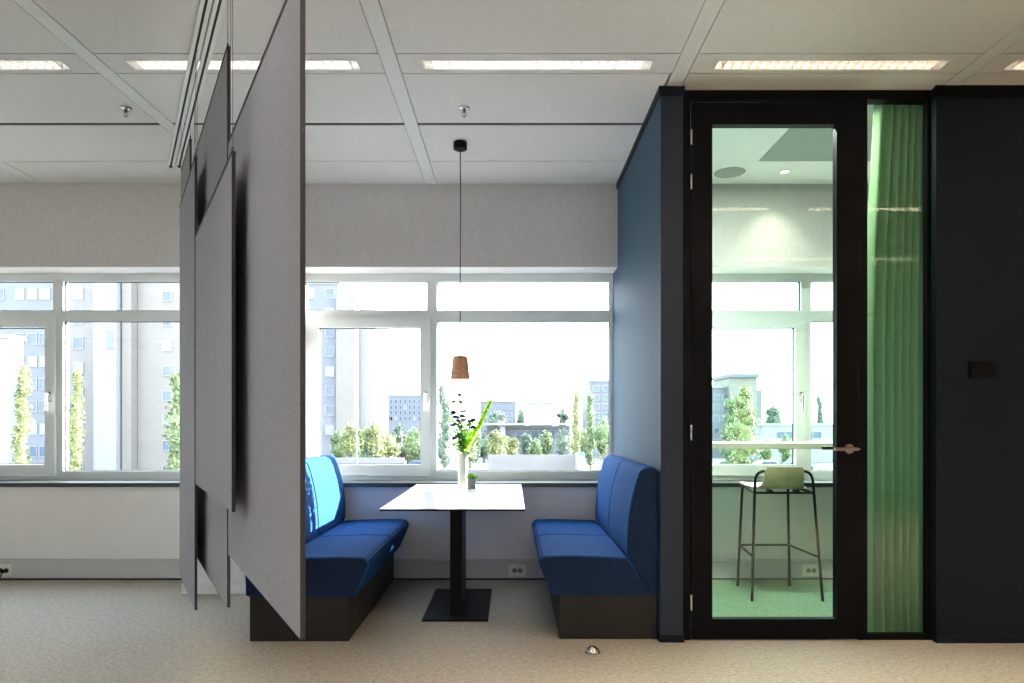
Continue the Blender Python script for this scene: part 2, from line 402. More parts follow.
# ================================================================== CEILING LIGHTS
def ceiling_light(x, y, label, group, warm, watt, vis):
    r = thing('ceiling_light', label, 'ceiling light', (x, y, H), group)
    a, b = x-.585, x+.585; y0, y1 = y-.045, y+.045
    hs = MB(); t = .0015; zt = H+.078
    hs.box(a, b, y0, y1, zt, zt+.003); hs.box(a, b, y0, y0+t, H+.001, zt); hs.box(a, b, y1-t, y1, H+.001, zt); hs.box(a, a+t, y0, y1, H+.001, zt); hs.box(b-t, b, y0, y1, H+.001, zt)
    hs.build('housing', M_louv, r)
    if vis:
        fr = MB(); k = .006
        fr.box(a-k, b+k, y0-k, y0, H-.002, H); fr.box(a-k, b+k, y1, y1+k, H-.002, H); fr.box(a-k, a, y0, y1, H-.002, H); fr.box(b, b+k, y0, y1, H-.002, H)
        fr.build('rim', M_beam, r)
    lv = MB().box(a+t, b-t, y-.001, y+.001, H+.010, H+.036); n = 26 if vis else 16
    for i in range(1, n):
        xx = a+(b-a)*i/n; lv.box(xx-.0012, xx+.0012, y0+t, y1-t, H+.002, H+.042)
    lv.build('louvre', M_louv, r)
    MB().tube([(a+.02, y, H+.066), (b-.02, y, H+.066)], .008, 10).build('tube', M_tubew if warm else M_tube, r)
    ld = bpy.data.lights.new('lamp_light', 'AREA'); ld.shape = 'RECTANGLE'; ld.size = 1.12; ld.size_y = .06; ld.energy = watt
    ld.color = WARM if warm else NEUT; ld.spread = 2.6
    lo_ = bpy.data.objects.new('lamp_light', ld); COL.objects.link(lo_); lo_.parent = r; lo_.location = (0, 0, .050)
vis_lab = {-2: 'louvred ceiling strip light at the left edge, before the first beam',
           -1: 'louvred ceiling strip light crossed by the panel tracks and hanging panels',
           0: 'louvred ceiling strip light in front of the pendant, left of blue pillar',
           1: 'louvred ceiling strip light with pinkish glow above the glass door',
           2: 'louvred ceiling strip light at the right edge above the navy wall'}
bay_lab = {-4: 'farthest along the office windows', -3: 'before the far office window', -2: 'before the office window', -1: 'before the felt panels', 0: 'in line with the table', 1: 'in line with the glass door', 2: 'before the navy wall', 3: 'at the end of the navy wall'}
for x, y in fixt:
    k = round((x-.1275)/1.5); j = round((3.4945-y)/1.8)
    if j == 0:
        if k in vis_lab: ceiling_light(x, y, vis_lab[k], 'ceiling strip lights in the visible row', k >= 1, LAMP['row'], True)
    elif j in (1, 2) and -4 <= k <= 3:
        ceiling_light(x, y, '%s ceiling strip light above the camera side, %s' % (('first louvred', 'second louvred')[j-1], bay_lab[k]), 'ceiling strip lights behind the visible row', k >= 0, LAMP['warm'] * (.32 if k < -1 else .36 if k < 0 else 1.15), False)

# sprinklers
def sprinkler(x, y, label):
    r = thing('sprinkler', label, 'sprinkler', (x, y, H), 'ceiling sprinklers')
    MB().lathe([(.0, 0), (.033, 0), (.030, -.006), (.014, -.010), (0, -.010)], (x, y, H), 20).build('rosette', M_steel, r)
    q = MB().tube([(x, y, H-.008), (x, y, H-.026)], .010, 12)
    q.build('body', M_wire, r)
    MB().tube([(x-.008, y, H-.024), (x-.013, y, H-.036), (x-.006, y, H-.050), (x, y, H-.054), (x+.006, y, H-.050), (x+.013, y, H-.036), (x+.008, y, H-.024)], .0028, 6).tube([(x, y, H-.024), (x, y, H-.052)], .003, 6).build('yoke', M_steel, r)
sprinkler(-.278, 3.97, 'small steel ceiling sprinkler in front of the pendant canopy')
sprinkler(-2.245, 3.97, 'small steel ceiling sprinkler left of the panel tracks')

# room ceiling fittings
df = thing('ceiling_speaker', 'round grey flush ceiling speaker seen through the glass door', 'speaker', (1.594, 5.0, H))
MB().lathe([(0, -.004), (.104, -.004), (.112, -.001), (.112, 0)], (1.594, 5.0, H), 40).build('grille', M_acou, df)
def downlight(x, label):
    r = thing('spotlight', label, 'spotlight', (x, 4.98, H), 'recessed spotlights in the glazed room')
    MB().lathe([(.028, -.001), (.030, -.004), (.044, -.004), (.046, 0)], (x, 4.98, H), 28).build('ring', M_white, r)
    MB().lathe([(0, -.002), (.028, -.0015)], (x, 4.98, H), 24).build('lamp', M_bulb, r)
    ld = bpy.data.lights.new('spot_light', 'SPOT'); ld.energy = 18; ld.spot_size = 1.5; ld.spot_blend = 1; ld.shadow_soft_size = .02; ld.color = (1, .84, .70)
    o = bpy.data.objects.new('spot_light', ld); COL.objects.link(o); o.parent = r; o.location = (0, 0, -.02); o.rotation_euler = (.22, 0, 0)
downlight(1.99, 'small recessed spotlight beside the round speaker in the room')
downlight(2.78, 'small recessed spotlight further along, behind the door stile')

# ================================================================== HANGING FELT PANELS
DIR = Vector((-.503, .864, 0)); NRM = Vector((-.864, -.503, 0))   # along the track; towards the viewer's side
def track_pt(cc, Y): return Vector((cc-.581*Y, Y, 0))
def obox(mb, p0, p1, half, z0, z1, mi=0):
    a = [p0-NRM*half, p1-NRM*half, p1+NRM*half, p0+NRM*half]
    v = [(q.x, q.y, z0) for q in a] + [(q.x, q.y, z1) for q in a]
    mb.add(v, [(0,3,2,1),(4,5,6,7),(0,1,5,4),(1,2,6,5),(2,3,7,6),(3,0,4,7)], mi)
CB, CF = .452, .392
for cc, lab in ((CB, 'white ceiling track nearer the table'), (CF, 'white ceiling track further from the table')):
    p0, p1 = track_pt(cc, 1.2), track_pt(cc, 4.83)
    r = thing('ceiling_track', lab + ', carrying hanging felt panels', 'curtain track', (p0.x, p0.y, H), 'ceiling tracks of the felt panels')
    q = MB()
    obox(q, p0, p1, .022, H-.006, H); obox(q, p0+NRM*.014, p1+NRM*.014, .008, H-.016, H-.006); obox(q, p0-NRM*.014, p1-NRM*.014, .008, H-.016, H-.006)
    q.build('rail', M_alu, r)
    q = MB(); obox(q, p0, p1, .0058, H-.012, H-.0065); q.build('groove', M_dark, r)
    q = MB(); obox(q, p1, p1+DIR*.006, .010, H-.026, H-.004); q.build('end_cap', M_dark, r)
def felt_panel(cc, Y0, Y1, z0, z1, label, wires=(.02, .98)):
    p0, p1 = track_pt(cc, Y0), track_pt(cc, Y1)
    r = thing('felt_panel', label, 'hanging panel', (p0.x, p0.y, H-.02), 'hanging grey felt panels')
    q = MB(); obox(q, p0+DIR*.004, p1-DIR*.004, .0055, z0, z1-.012); q.build('panel_board', M_felt, r)
    for e0, e1 in ((p0, p0+DIR*.004), (p1-DIR*.004, p1)): q = MB(); obox(q, e0, e1, .006, z0, z1-.012); q.build('edge_band', M_feltedge, r)
    q = MB(); obox(q, p0, p1, .0075, z1-.012, z1); q.build('top_rail', M_feltedge, r)
    for t in wires:
        p = p0.lerp(p1, t)
        MB().tube([(p.x, p.y, z1-.004), (p.x, p.y, H-.018)], .0011, 6).build('wire', M_wire, r)
        MB().tube([(p.x, p.y, z1-.002), (p.x, p.y, z1+.022)], .0045, 8).build('clamp', M_wire, r)
felt_panel(CB, 1.645, 2.700, .676, 2.305, 'large grey felt panel hanging nearest, overlapping the left bench')
felt_panel(CB, 2.722, 3.92, .46, 2.70, 'tall grey felt panel behind the square one, hem low above the carpet')
felt_panel(CB, 4.10, 4.60, .60, 2.90, 'bluish grey felt panel deepest in the row, just its top corner showing')
felt_panel(CF, 2.262, 3.29, .902, 2.098, 'square grey felt panel in front, the shortest with its hem highest')
felt_panel(CF, 3.32, 4.09, .285, 2.49, 'narrow pale grey felt panel at the left end of the row')

# ================================================================== PENDANT
PX, PY = -.338, 4.46
r = thing('pendant_lamp', 'cork cone pendant lamp hanging on a black cord above the table', 'pendant lamp', (PX, PY, H))
MB().lathe([(0, 0), (.043, 0), (.045, -.004), (.045, -.044), (.041, -.048), (0, -.048)], (PX, PY, H), 32).build('ceiling_canopy', M_bmetal, r)
MB().tube([(PX, PY, H-.046), (PX+.002, PY, 2.6), (PX-.001, PY, 2.1), (PX, PY, 1.63)], .0032, 8).build('cord', M_bmetal, r)
sh = MB().lathe([(0, 1.630), (.040, 1.630), (.047, 1.625), (.0495, 1.612), (.0635, 1.484), (.0635, 1.480), (.056, 1.480), (.056, 1.486), (.040, 1.60), (0, 1.605)], (PX, PY, 0), 36)
sh.build('lamp_shade', M_cork, r)
MB().ball((PX, PY, 1.52), (.024, .024, .030)).tube([(PX, PY, 1.545), (PX, PY, 1.602)], .012).build('bulb', M_bulb, r)

# ================================================================== TABLE
r = thing('dining_table', 'rectangular table with thin white top and black pedestal between the benches', 'table', (-.325, 4.47, 0))
TX0, TX1, TY0, TY1, TZ = -.722, .070, 3.722, 5.198, .726
t = MB().box(TX0, TX1, TY0, TY1, TZ-.012, TZ-.0012, 1).box(TX0+.0006, TX1-.0006, TY0+.0006, TY1-.0006, TZ-.0012, TZ, 0)
t.build('tabletop', [M_top, M_bmetal], r)
MB().box(-.379, -.305, 4.17, 4.52, .012, .700).build('column_post', M_bmetal, r, bevel=.003, bseg=2)
MB().box(-.543, -.143, 4.10, 4.87, 0, .012).build('base_plate', M_bmetal, r, bevel=.003, bseg=2)
MB().box(-.60, -.05, 4.1, 4.8, .700, .714).build('top_bracket', M_bmetal, r)

# ================================================================== BENCHES
def bench(y0, y1, mirror, label):
    mx = (lambda x: -.632-x) if mirror else (lambda x: x)
    r = thing('bench_sofa', label, 'bench', (mx(.5), (y0+y1)/2, 0), 'blue upholstered alcove benches')
    P = lambda pts: [(mx(x), z) for x, z in pts]
    seat = [(.222, .247), (.172, .36), (.152, .41), (.150, .432), (.160, .450), (.182, .460), (.30, .464), (.50, .459), (.640, .452), (.772, .247)]
    back = [(.7765, .247), (.645, .452), (.634, .475), (.633, .55), (.641, .66), (.658, .77), (.684, .875), (.702, .922), (.718, .942), (.742, .951), (.785, .950), (.797, .945), (.803, .93), (.803, .247)]
    if mirror: back = [(x+.020 if x > .79 else x, z) for x, z in back]
    ym = (y0+y1)/2
    for a, b in ((y0, ym-.002), (ym+.002, y1)):
        MB().prism(P(seat), a, b).build('seat_cushion', M_sofa, r, bevel=.009, bseg=3)
        MB().prism(P(back), a, b).build('back_cushion', M_sofa, r, bevel=.009, bseg=3)
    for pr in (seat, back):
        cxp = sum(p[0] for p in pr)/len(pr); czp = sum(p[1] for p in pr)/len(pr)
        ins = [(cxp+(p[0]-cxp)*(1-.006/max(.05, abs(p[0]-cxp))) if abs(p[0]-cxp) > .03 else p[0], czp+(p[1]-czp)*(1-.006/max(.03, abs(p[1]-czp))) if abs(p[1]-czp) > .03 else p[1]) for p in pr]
        MB().prism(P(ins), y0-.0035, y0+.004).build('end_shade_panel', M_sofaend, r, bevel=.002, bseg=1)  # thin end face carrying the painted shade
    MB().box(min(mx(.262), mx(.803)), max(mx(.262), mx(.803)), y0+.012, y1-.03, 0, .247).build('plinth', M_plinth, r, bevel=.002, bseg=1)
    return r
bench(3.760, 5.195, False, 'blue bench against the blue partition, right of the table')
bench(3.722, 5.195, True, 'blue bench with sunlit backrest behind the hanging felt panels')

# ================================================================== ON THE TABLE
VX, VY = at(462.5, 487.7, 4.90).x, 4.93
r = thing('flower_vase', 'tall cream vase standing at the window end of the table', 'vase', (VX, VY, TZ))
MB().lathe([(0, .002), (.031, .0), (.034, .006), (.0345, .12), (.035, .22), (.040, .245), (.038, .247), (.032, .22), (.031, .02), (0, .015)], (VX, VY, TZ), 32).build('vase_body', M_vase, r)
bq = thing('flower_bouquet', 'loose bouquet of purple delphiniums and lime green spike in the vase', 'flowers', (VX, VY, TZ+.02))
def leafq(mb, p, d, L, W, mi=0):
    d = Vector(d).normalized(); s = d.cross(Vector((random.uniform(-1, 1), random.uniform(-1, 1), random.uniform(-.4, 1)))).normalized(); n = d.cross(s)
    p = Vector(p)
    pts = [p, p+d*L*.35+s*W*.5+n*W*.15, p+d*L*.75+s*W*.35, p+d*L, p+d*L*.75-s*W*.35, p+d*L*.35-s*W*.5+n*W*.15, p+d*L*.45-n*W*.12]
    mb.add(pts, [(0, 1, 6), (1, 2, 6), (2, 3, 6), (3, 4, 6), (4, 5, 6), (5, 0, 6)], mi, True)
base = Vector((VX, VY, TZ+.02)); mouth = Vector((VX, VY, TZ+.245))
def W3(px, py, dy=0): q = at(px, py, VY+dy); return q
stems = [ (W3(460, 393, .02), [(453.8, 401.4), (459.5, 394.8), (453.2, 413.4), (461, 402)]),
          (W3(466, 408, -.03), [(464.3, 411), (465, 419.5), (462, 416)]),
          (W3(472, 417, .03), [(471, 421), (472.9, 427), (469, 424), (474, 420)]),
          (W3(453, 411, -.02), [(452.5, 425.2), (453.5, 412), (455.5, 417)]),
          (W3(457, 434, -.04), [(457.6, 436.3), (455, 438), (459, 434.5)]),
          (W3(458, 418, .05), [(458.6, 420.5), (456, 424), (460, 427)])]
for top, fl in stems:
    sm = MB(); ctl = [base+Vector((random.uniform(-.01, .01), random.uniform(-.01, .01), 0)), mouth+(top-mouth)*.02, mouth.lerp(top, .5)+Vector((0, 0, .02)), top]
    sm.tube(ctl, .0032, 6); sm.build('stem', mat('stem_green', (.08, .16, .04), .6, var=.2), bq)
    fm = MB()
    for (px, py) in fl:
        p = W3(px, py, random.uniform(-.03, .03))
        fm.tube([p, mouth.lerp(top, .72)], .0022, 5, mi=1)
        for k in range(7): 
            a = 2*PI*k/7; leafq(fm, p-Vector((0, 0, .006)), (math.cos(a), math.sin(a)*.9, .5+random.uniform(-.5, .4)), random.uniform(.020, .032), .026)
        fm.ball(p, (.011, .011, .012))
    for (px, py) in fl:
        for q_ in range(4): leafq(fm, W3(px, py)+Vector((random.uniform(-.03, .03), random.uniform(-.03, .03), random.uniform(-.05, .01))), (random.uniform(-1, 1), random.uniform(-1, 1), random.uniform(-.3, 1)), .034, .013, 1)
    fm.build('blossoms', [M_purp, M_leaf], bq)
lv = MB()
for i in range(190):
    t_ = random.random(); top = random.choice(stems)[0]
    p = mouth.lerp(top, t_*.62); p += Vector((random.uniform(-.022, .030), random.uniform(-.03, .03), random.uniform(-.005, .02)))
    leafq(lv, p, (random.uniform(-1, 1), random.uniform(-1, 1), random.uniform(-.1, 1.2)), random.uniform(.03, .055), .014)
lv.build('leaves', M_leaf, bq)
sp = MB(); tip = W3(491, 401, 0); st = mouth+Vector((.005, 0, 0))
ctl = [base+Vector((.008, 0, 0)), st, st.lerp(tip, .5)+Vector((.006, 0, -.008)), tip]
sp.tube(ctl, .003, 6, mi=0)
for i in range(190):
    t_ = .08+.92*i/190; p = st.lerp(tip, t_)+Vector((.006, 0, -.008))*(1-abs(2*t_-1)); a = i*2.4; rr = .025*(1-.45*t_)
    leafq(sp, p, (math.cos(a), math.sin(a), .6), rr*1.4, .020, 0)
sp.build('lime_spike', M_lime, bq)
wp = MB()
for i in range(16):
    a = random.uniform(-.5, 1.3); leafq(wp, mouth+Vector((0, 0, random.uniform(-.005, .01))), (math.cos(a), random.uniform(-.8, .8), random.uniform(-.35, .2)), random.uniform(.04, .10), .035)
wp.build('vase_glare', M_glare, bq)  # white petal shapes standing in for glare at the vase mouth
CX = at(471.6, 487, 4.86).x
r = thing('potted_succulent', 'small grey concrete pot with green succulent beside the vase', 'potted plant', (CX, 4.86, TZ))
MB().lathe([(0, 0), (.029, 0), (.031, .004), (.032, .072), (.028, .074), (.027, .062), (0, .060)], (CX, 4.86, TZ), 28).build('pot', M_conc, r)
s_ = MB()
for i in range(36):
    a = i*2.4; e = .25+1.1*(i/36)
    leafq(s_, (CX, 4.86, TZ+.062), (math.cos(a)*math.cos(e), math.sin(a)*math.cos(e), math.sin(e)), .045-.010*(i/36)+.02*random.random(), .018)
s_.build('succulent_leaves', M_leaf, r)

# ================================================================== SOCKETS, SWITCH, DOOR STOP
def socket(x, z, label, plugs=False):
    yf = 5.175
    r = thing('power_socket', label, 'power socket', (x, yf, z), 'double power sockets on the cable ducts')
    MB().box(x-.066, x+.066, yf-.008, yf, z-.045, z+.045).build('cover_plate', M_sock, r, bevel=.003, bseg=2)
    for s in (-.021, .021):
        q = MB(); c0 = Vector((x+s, yf-.008, z))
        ring = [(c0.x+.019*math.cos(2*PI*k/20), yf-.0086, c0.z+.019*math.sin(2*PI*k/20)) for k in range(20)]
        q.add(ring + [(c0.x, yf-.0084, c0.z)], [(k, (k+1) % 20, 20) for k in range(20)])
        m = q.build('outlet', mat('outlet_grey', (.22, .22, .17), .5, var=.05), r)
        h = MB()
        for u in (-.0095, .0095): h.tube([(c0.x+u, yf-.0088, c0.z), (c0.x+u, yf-.0100, c0.z)], .0045, 10)
        h.build('pin_hole', M_dark, m)
        if plugs:
            p = MB().tube([(c0.x, yf-.010, c0.z), (c0.x, yf-.045, c0.z)], .016, 14, r2=.013).tube([(c0.x, yf-.040, c0.z), (c0.x-.003, yf-.055, c0.z-.02), (c0.x-.006, yf-.055-s, c0.z-.055), (c0.x-.02, yf-.06-s*2, .008), (c0.x-.35, yf-.07-s*2, .006)], .0045, 8)
            o = p.build('power_plug', M_bmetal)
            tag(o, 'black plug in the left socket on the cable duct, %s' % ('nearer the frame edge' if s < 0 else 'the inner one'), 'plug', 'black plugs in the office socket')
socket(.040, .076, 'double power socket right of the table pedestal')
socket(-3.848, .076, 'double power socket with black plugs at the left edge', True)
socket(2.265, .076, 'double power socket low on the wall behind the bar stool')

r = thing('wall_switch', 'black double switch plate on the dark navy wall', 'switch', (2.56, 3.712, 1.484))
MB().box(2.480, 2.640, 3.703, 3.712, 1.436, 1.532).build('cover_plate', M_black, r, bevel=.003, bseg=2)
for a in (2.489, 2.562): MB().box(a, a+.069, 3.698, 3.704, 1.446, 1.522).build('rocker', M_black, r, bevel=.002, bseg=2)

r = thing('door_stop', 'small domed steel door stop on the carpet before the right bench', 'door stop', (.42, 3.56, 0))
MB().lathe([(.040, 0), (.039, .004), (.030, .018), (.014, .031), (.0, .035)], (.42, 3.56, 0), 28).build('dome', M_steel, r)
MB().lathe([(.041, 0), (.041, .003), (.039, .004)], (.42, 3.56, 0), 28).build('rubber_ring', M_gask, r)

# ================================================================== INSIDE THE GLAZED ROOM
r = thing('bar_counter', 'pale wooden bar counter in front of the window behind the glass door', 'counter', (2.4, 5.0, 0))
MB().box(.935, 4.58, 4.80, 5.17, 1.010, 1.052).build('countertop', M_counter, r, bevel=.003, bseg=2)
for xx in (3.55, 4.40): MB().box(xx, xx+.04, 4.85, 5.16, .004, 1.010).build('leg', M_bmetal, r)
MB().box(.935, .97, 4.84, 5.16, .95, 1.010).build('wall_bracket', M_bmetal, r)

SX = 1.837
r = thing('bar_stool', 'oak and black steel bar stool with low back behind the glass door', 'bar stool', (SX, 4.76, 0))
def arc(p0, c, p1, n=6):
    p0, c, p1 = Vector(p0), Vector(c), Vector(p1)
    return [p0*(1-t)**2 + c*2*t*(1-t) + p1*t*t for t in [i/n for i in range(n+1)]]
R = .0095
yb, yfz = 4.50, 4.97
# hoop: rear legs running up into the back rail
rp_ = [(SX-.236, 4.555, .004), (SX-.20, 4.605, .72)] + arc((SX-.195, 4.61, .80), (SX-.19, 4.613, .866), (SX-.13, 4.613, .868)) + arc((SX+.13, 4.613, .868), (SX+.19, 4.613, .866), (SX+.195, 4.61, .80)) + [(SX+.20, 4.605, .72), (SX+.236, 4.555, .004)]
half = len(rp_)//2
MB().tube(rp_, R, 10).build('rear_frame', M_bmetal, r)
for s in (-1, 1):
    fl = [(SX+s*.19, 4.985, .004)] + arc((SX+s*.166, 4.955, .70), (SX+s*.165, 4.95, .735), (SX+s*.168, 4.91, .738)) + [(SX+s*.198, 4.605, .725)]
    MB().tube(fl, R, 10).build('leg', M_bmetal, r)
    MB().tube([(SX+s*.180, 4.973, .305), (SX+s*.217, 4.58, .295)], .008, 8).build('footrest', M_bmetal, r)
    MB().box(SX+s*.09-.012, SX+s*.09+.012, 4.60, 4.66, .722, .742).build('bracket', M_bmetal, r)
MB().tube([(SX-.185, 4.973, .305), (SX+.185, 4.973, .305)], .008, 8).build('footrest', M_bmetal, r)
MB().tube([(SX-.20, 4.61, .722), (SX+.20, 4.61, .722)], .008, 8).build('cross_bar', M_bmetal, r)
MB().tube([(SX-.166, 4.94, .733), (SX+.166, 4.94, .733)], .008, 8).build('cross_bar', M_bmetal, r)
# moulded seat shell: seat curving up into low back
sh = MB(); prof = [(4.985, .752), (4.96, .760), (4.88, .758), (4.78, .753), (4.69, .750), (4.645, .755), (4.618, .775), (4.603, .815), (4.592, .865), (4.586, .900)]
hw = [.175, .185, .190, .190, .186, .165, .142, .134, .132, .120]
nx = 12; vs_, fs_ = [], []
for th in (0, 1):
    for i, ((y, z), h_) in enumerate(zip(prof, hw)):
        nxt = prof[min(i+1, len(prof)-1)]; prv = prof[max(i-1, 0)]
        ty, tz = nxt[0]-prv[0], nxt[1]-prv[1]; L_ = math.hypot(ty, tz); ny, nz_ = tz/L_, -ty/L_
        for k in range(nx+1):
            u = -1+2*k/nx; cu = .018*u*u*(1 if i > 4 else .4)
            off = -.011*th
            vs_.append((SX+h_*u, y+ny*off + (cu if i > 4 else 0), z+nz_*off + (0 if i > 4 else cu*.6)))
n_ = len(prof); W_ = nx+1; S_ = n_*W_
for i in range(n_-1):
    for k in range(nx):
        a = i*W_+k; fs_.append((a, a+1, a+W_+1, a+W_)); fs_.append((a+S_, a+S_+W_, a+S_+W_+1, a+S_+1))
for i in range(n_-1):
    for k in (0, nx): a = i*W_+k; fs_.append((a, a+W_, a+W_+S_, a+S_))
for i in (0, n_-1):
    for k in range(nx): a = i*W_+k; fs_.append((a, a+1, a+1+S_, a+S_))
sh.add(vs_, fs_, 0, True); o_ = sh.build('seat_shell', M_ply, r); o_.data.set_sharp_from_angle(angle=.9)

r = thing('ceiling_light', 'unseen strip light added to brighten the glazed room, above the door head', 'ceiling light', (1.45, 4.0, H))  # added fill light, hidden behind the door head
MB().box(.98, 1.92, 3.955, 4.045, H-.03, H).build('housing', M_white, r)
MB().box(.99, 1.91, 3.965, 4.035, H-.032, H-.030).build('diffuser', mat('room_fill_diffuser', (1, 1, 1), .5, emit=(1, .95, .88), estr=2), r)
ld = bpy.data.lights.new('lamp_light', 'AREA'); ld.shape = 'RECTANGLE'; ld.size = .9; ld.size_y = .07; ld.energy = 62; ld.color = (1, .96, .9)
o = bpy.data.objects.new('lamp_light', ld); COL.objects.link(o); o.parent = r; o.location = (0, 0, -.034)

# curtain
def curtain():
    r = thing('curtain', 'translucent green curtain hanging in folds behind the glass side panel', 'curtain', (2.35, 3.90, H))
    n = 340; x0, x1 = 2.0, 2.86; zs = [.012, .5, 1.0, 1.6, 2.2, 2.6, 2.85, 3.012]
    v = []; f = []
    for zi, z in enumerate(zs):
        u = z/3; amp = .046-.016*u; lean = .06*max(0, (z-1.9))/1.1
        for i in range(n+1):
            t = i/n; x = x0+lean*(1-t)+(x1-x0-lean*0)*t
            ph = 2*PI*t*17+1.1*math.sin(t*17+2)+.35*math.sin(z*1.7+t*6)
            y = 3.885+amp*math.sin(ph)+.006*math.sin(ph*2+1)
            v.append((x+.010*math.sin(ph*1.0+1.2), y, z))
    for j in range(len(zs)-1):
        for i in range(n): a = j*(n+1)+i; f.append((a, a+1, a+n+2, a+n+1))
    MB().add(v, f, 0, True).build('cloth', M_curt, r)
    MB().box(1.0, 3.2, 3.870, 3.900, 3.012, H).build('curtain_rail', M_alu, r)
    for i in range(12): xx = 2.08+i*.07; MB().box(xx-.004, xx+.004, 3.881, 3.889, 2.990, 3.014).build('glider', M_white, r)
curtain()

# ================================================================== OUTSIDE
GZ = -5.0
M_ground = mat('outside_paving', (0.121, 0.119, 0.115), .9, var=.12, scale=.4)
M_grass = mat('outside_grass', (0.092, 0.126, 0.050), .9, var=.3, scale=.6)
M_bw = mat('facade_pale_blue', (0.132, 0.145, 0.164), .8, var=.05, scale=.8)
M_bb = mat('facade_beige', (0.158, 0.152, 0.145), .8, var=.05, scale=.8)
M_bc = mat('facade_cream', (0.167, 0.156, 0.138), .8, var=.04, scale=.8)
M_bwh = mat('facade_white', (0.223, 0.226, 0.229), .7, var=.03, scale=.8)
M_bg = mat('facade_grey', (0.113, 0.126, 0.142), .8, var=.06, scale=.8)
M_wn = mat('far_window_glass', (0.050, 0.084, 0.126), .15, var=.2, scale=.5)
M_wnl = mat('far_window_blind', (0.195, 0.208, 0.220), .4, var=.1, scale=.5)
M_far = mat('far_foliage_haze', (0.080, 0.108, 0.096), .9, var=.3, scale=.4)
TREE = [mat('foliage_green', (.105, .150, .060), .8, var=.35, scale=1.2), mat('foliage_yellow_green', (.150, .172, .062), .8, var=.3, scale=1.2), mat('foliage_blue_green', (.080, .120, .080), .8, var=.35, scale=1.2)]
M_bark = mat('tree_bark', (.16, .12, .08), .9, var=.3, scale=5)
struct(MB().box(-160, 200, -150, 420, GZ-.3, GZ).build('ground', M_ground), 'pale paved ground and car parks outside the windows', 'ground')

def building(label, x0, x1, Y, ztop, facade, wins, depth=14, extra=None, group=None, name='apartment_building', cat='building'):
    """x0, x1 metres at distance Y; wins: (xa, xb, za, zb, light?)"""
    r = thing(name, label, cat, ((x0+x1)/2, Y, GZ), group)
    MB().box(x0, x1, Y, Y+depth, GZ, ztop).build('wall', facade, r)
    MB().box(x0-.15, x1+.15, Y-.15, Y+depth+.15, ztop, ztop+.35).build('roof_edge', M_bwh, r)
    Yf = Y
    for a, b, c0, c1, l, *of in wins:
        Y = Yf-(of[0] if of else 0)
        q = MB().box(a, b, Y-.04, Y+.02, c0, c1, 1)
        k = .09; q.box(a-k, b+k, Y-.10, Y, c0-k, c0).box(a-k, b+k, Y-.10, Y, c1, c1+k).box(a-k, a, Y-.10, Y, c0, c1).box(b, b+k, Y-.10, Y, c0, c1)
        q.build('window', [M_bwh, M_wnl if l else M_wn], r)
    if extra: extra(r)
    return r
def X(px, Y): return (px-512)/682.7*Y
def Z(py, Y): return 1.2-(py-422)/682.7*Y

# tall blocks on the left
Y = 96; wn = []
for i in range(13):
    for a, b in ((-16, -8), (-4, 4), (16, 24), (28, 37), (40, 50)):
        p = 274+22.5*i-30; wn.append((X(a, Y), X(b, Y), Z(p+10, Y), Z(p, Y), (i+a) % 3 == 0))
building('pale blue apartment block at the far left, behind the slim poplar', X(-40, Y), X(57, Y), Y, Z(215, Y), M_bw, wn)
Y = 70
building('low bright white block at the left edge of the window', X(-40, Y), X(9, Y), Y, Z(338, Y), M_bwh, [(X(-14, Y), X(-8, Y), Z(380, Y), Z(370, Y), False)], depth=2, name='low_building')
Y = 82.6; wn = []
for i in range(11):
    p = 267+24.9*i-49.8
    wn.append((X(163.5, Y), X(171.5, Y), Z(p+9, Y), Z(p, Y), i % 3 == 2, .1)); wn.append((X(74, Y), X(83, Y), Z(p+11-4, Y), Z(p-4, Y), i % 3 == 0))
    wn.append((X(206, Y), X(214, Y), Z(p+9, Y), Z(p, Y), False, .1))
def shafts(r):
    MB().box(X(105.5, Y), X(126.5, Y), Y-2.2, Y, GZ, Z(205, Y)).build('stair_tower', M_bwh, r)
    MB().box(X(99, Y), X(103.5, Y), Y-1.2, Y, GZ, Z(205, Y)).build('pilaster', M_bwh, r)
    MB().box(X(128.5, Y), X(137.5, Y), Y-1.4, Y, GZ, Z(205, Y)).build('pilaster', M_bc, r)
    MB().box(X(103.5, Y), X(105.0, Y), Y-.6, Y, GZ, Z(205, Y)).build('downpipe', M_wn, r)
    MB().box(X(126.5, Y), X(128.0, Y), Y-.6, Y, GZ, Z(205, Y)).build('downpipe', M_wn, r)
    MB().box(X(117, Y), X(124, Y), Y-2.26, Y-2.2, Z(352, Y), Z(333, Y)).build('sign_panel', M_bw, r)
    MB().box(X(138, Y), X(222, Y), Y-.08, Y, GZ, Z(205, Y)).build('cladding', M_bc, r)
building('beige and cream tower with a white stair shaft, left of the panels', X(66, Y), X(222, Y), Y, Z(200, Y), M_bb, wn, extra=shafts)
Y = 90; wn = []
for i in range(8):
    p = 289+19.5*i
    wn.append((X(307, Y), X(314, Y), Z(p+9, Y), Z(p, Y), i % 2 == 0)); wn.append((X(326, Y), X(334, Y), Z(p+9, Y), Z(p, Y), i % 3 == 1))
def wing(r):
    MB().box(X(339, Y), X(357, Y), Y-1.5, Y+10, GZ, Z(298, Y)).build('corner_wing', M_bc, r)
    MB().box(X(357, Y), X(372, Y), Y+2, Y+12, GZ, Z(306, Y)).build('side_wing', M_bwh, r)
building('pale tower with cream corner, left side of the alcove window', X(262, Y), X(338, Y), Y, Z(284, Y), M_bw, wn, extra=wing)
Y = 68
r = thing('street_lamp', 'tall thin street lamp mast in front of the cream tower corner', 'street lamp', (X(356.5, Y), Y, GZ))
MB().tube([(X(356.5, Y), Y, GZ), (X(356.5, Y), Y, Z(297, Y))], .11, 8, r2=.06).build('pole', M_bg, r)
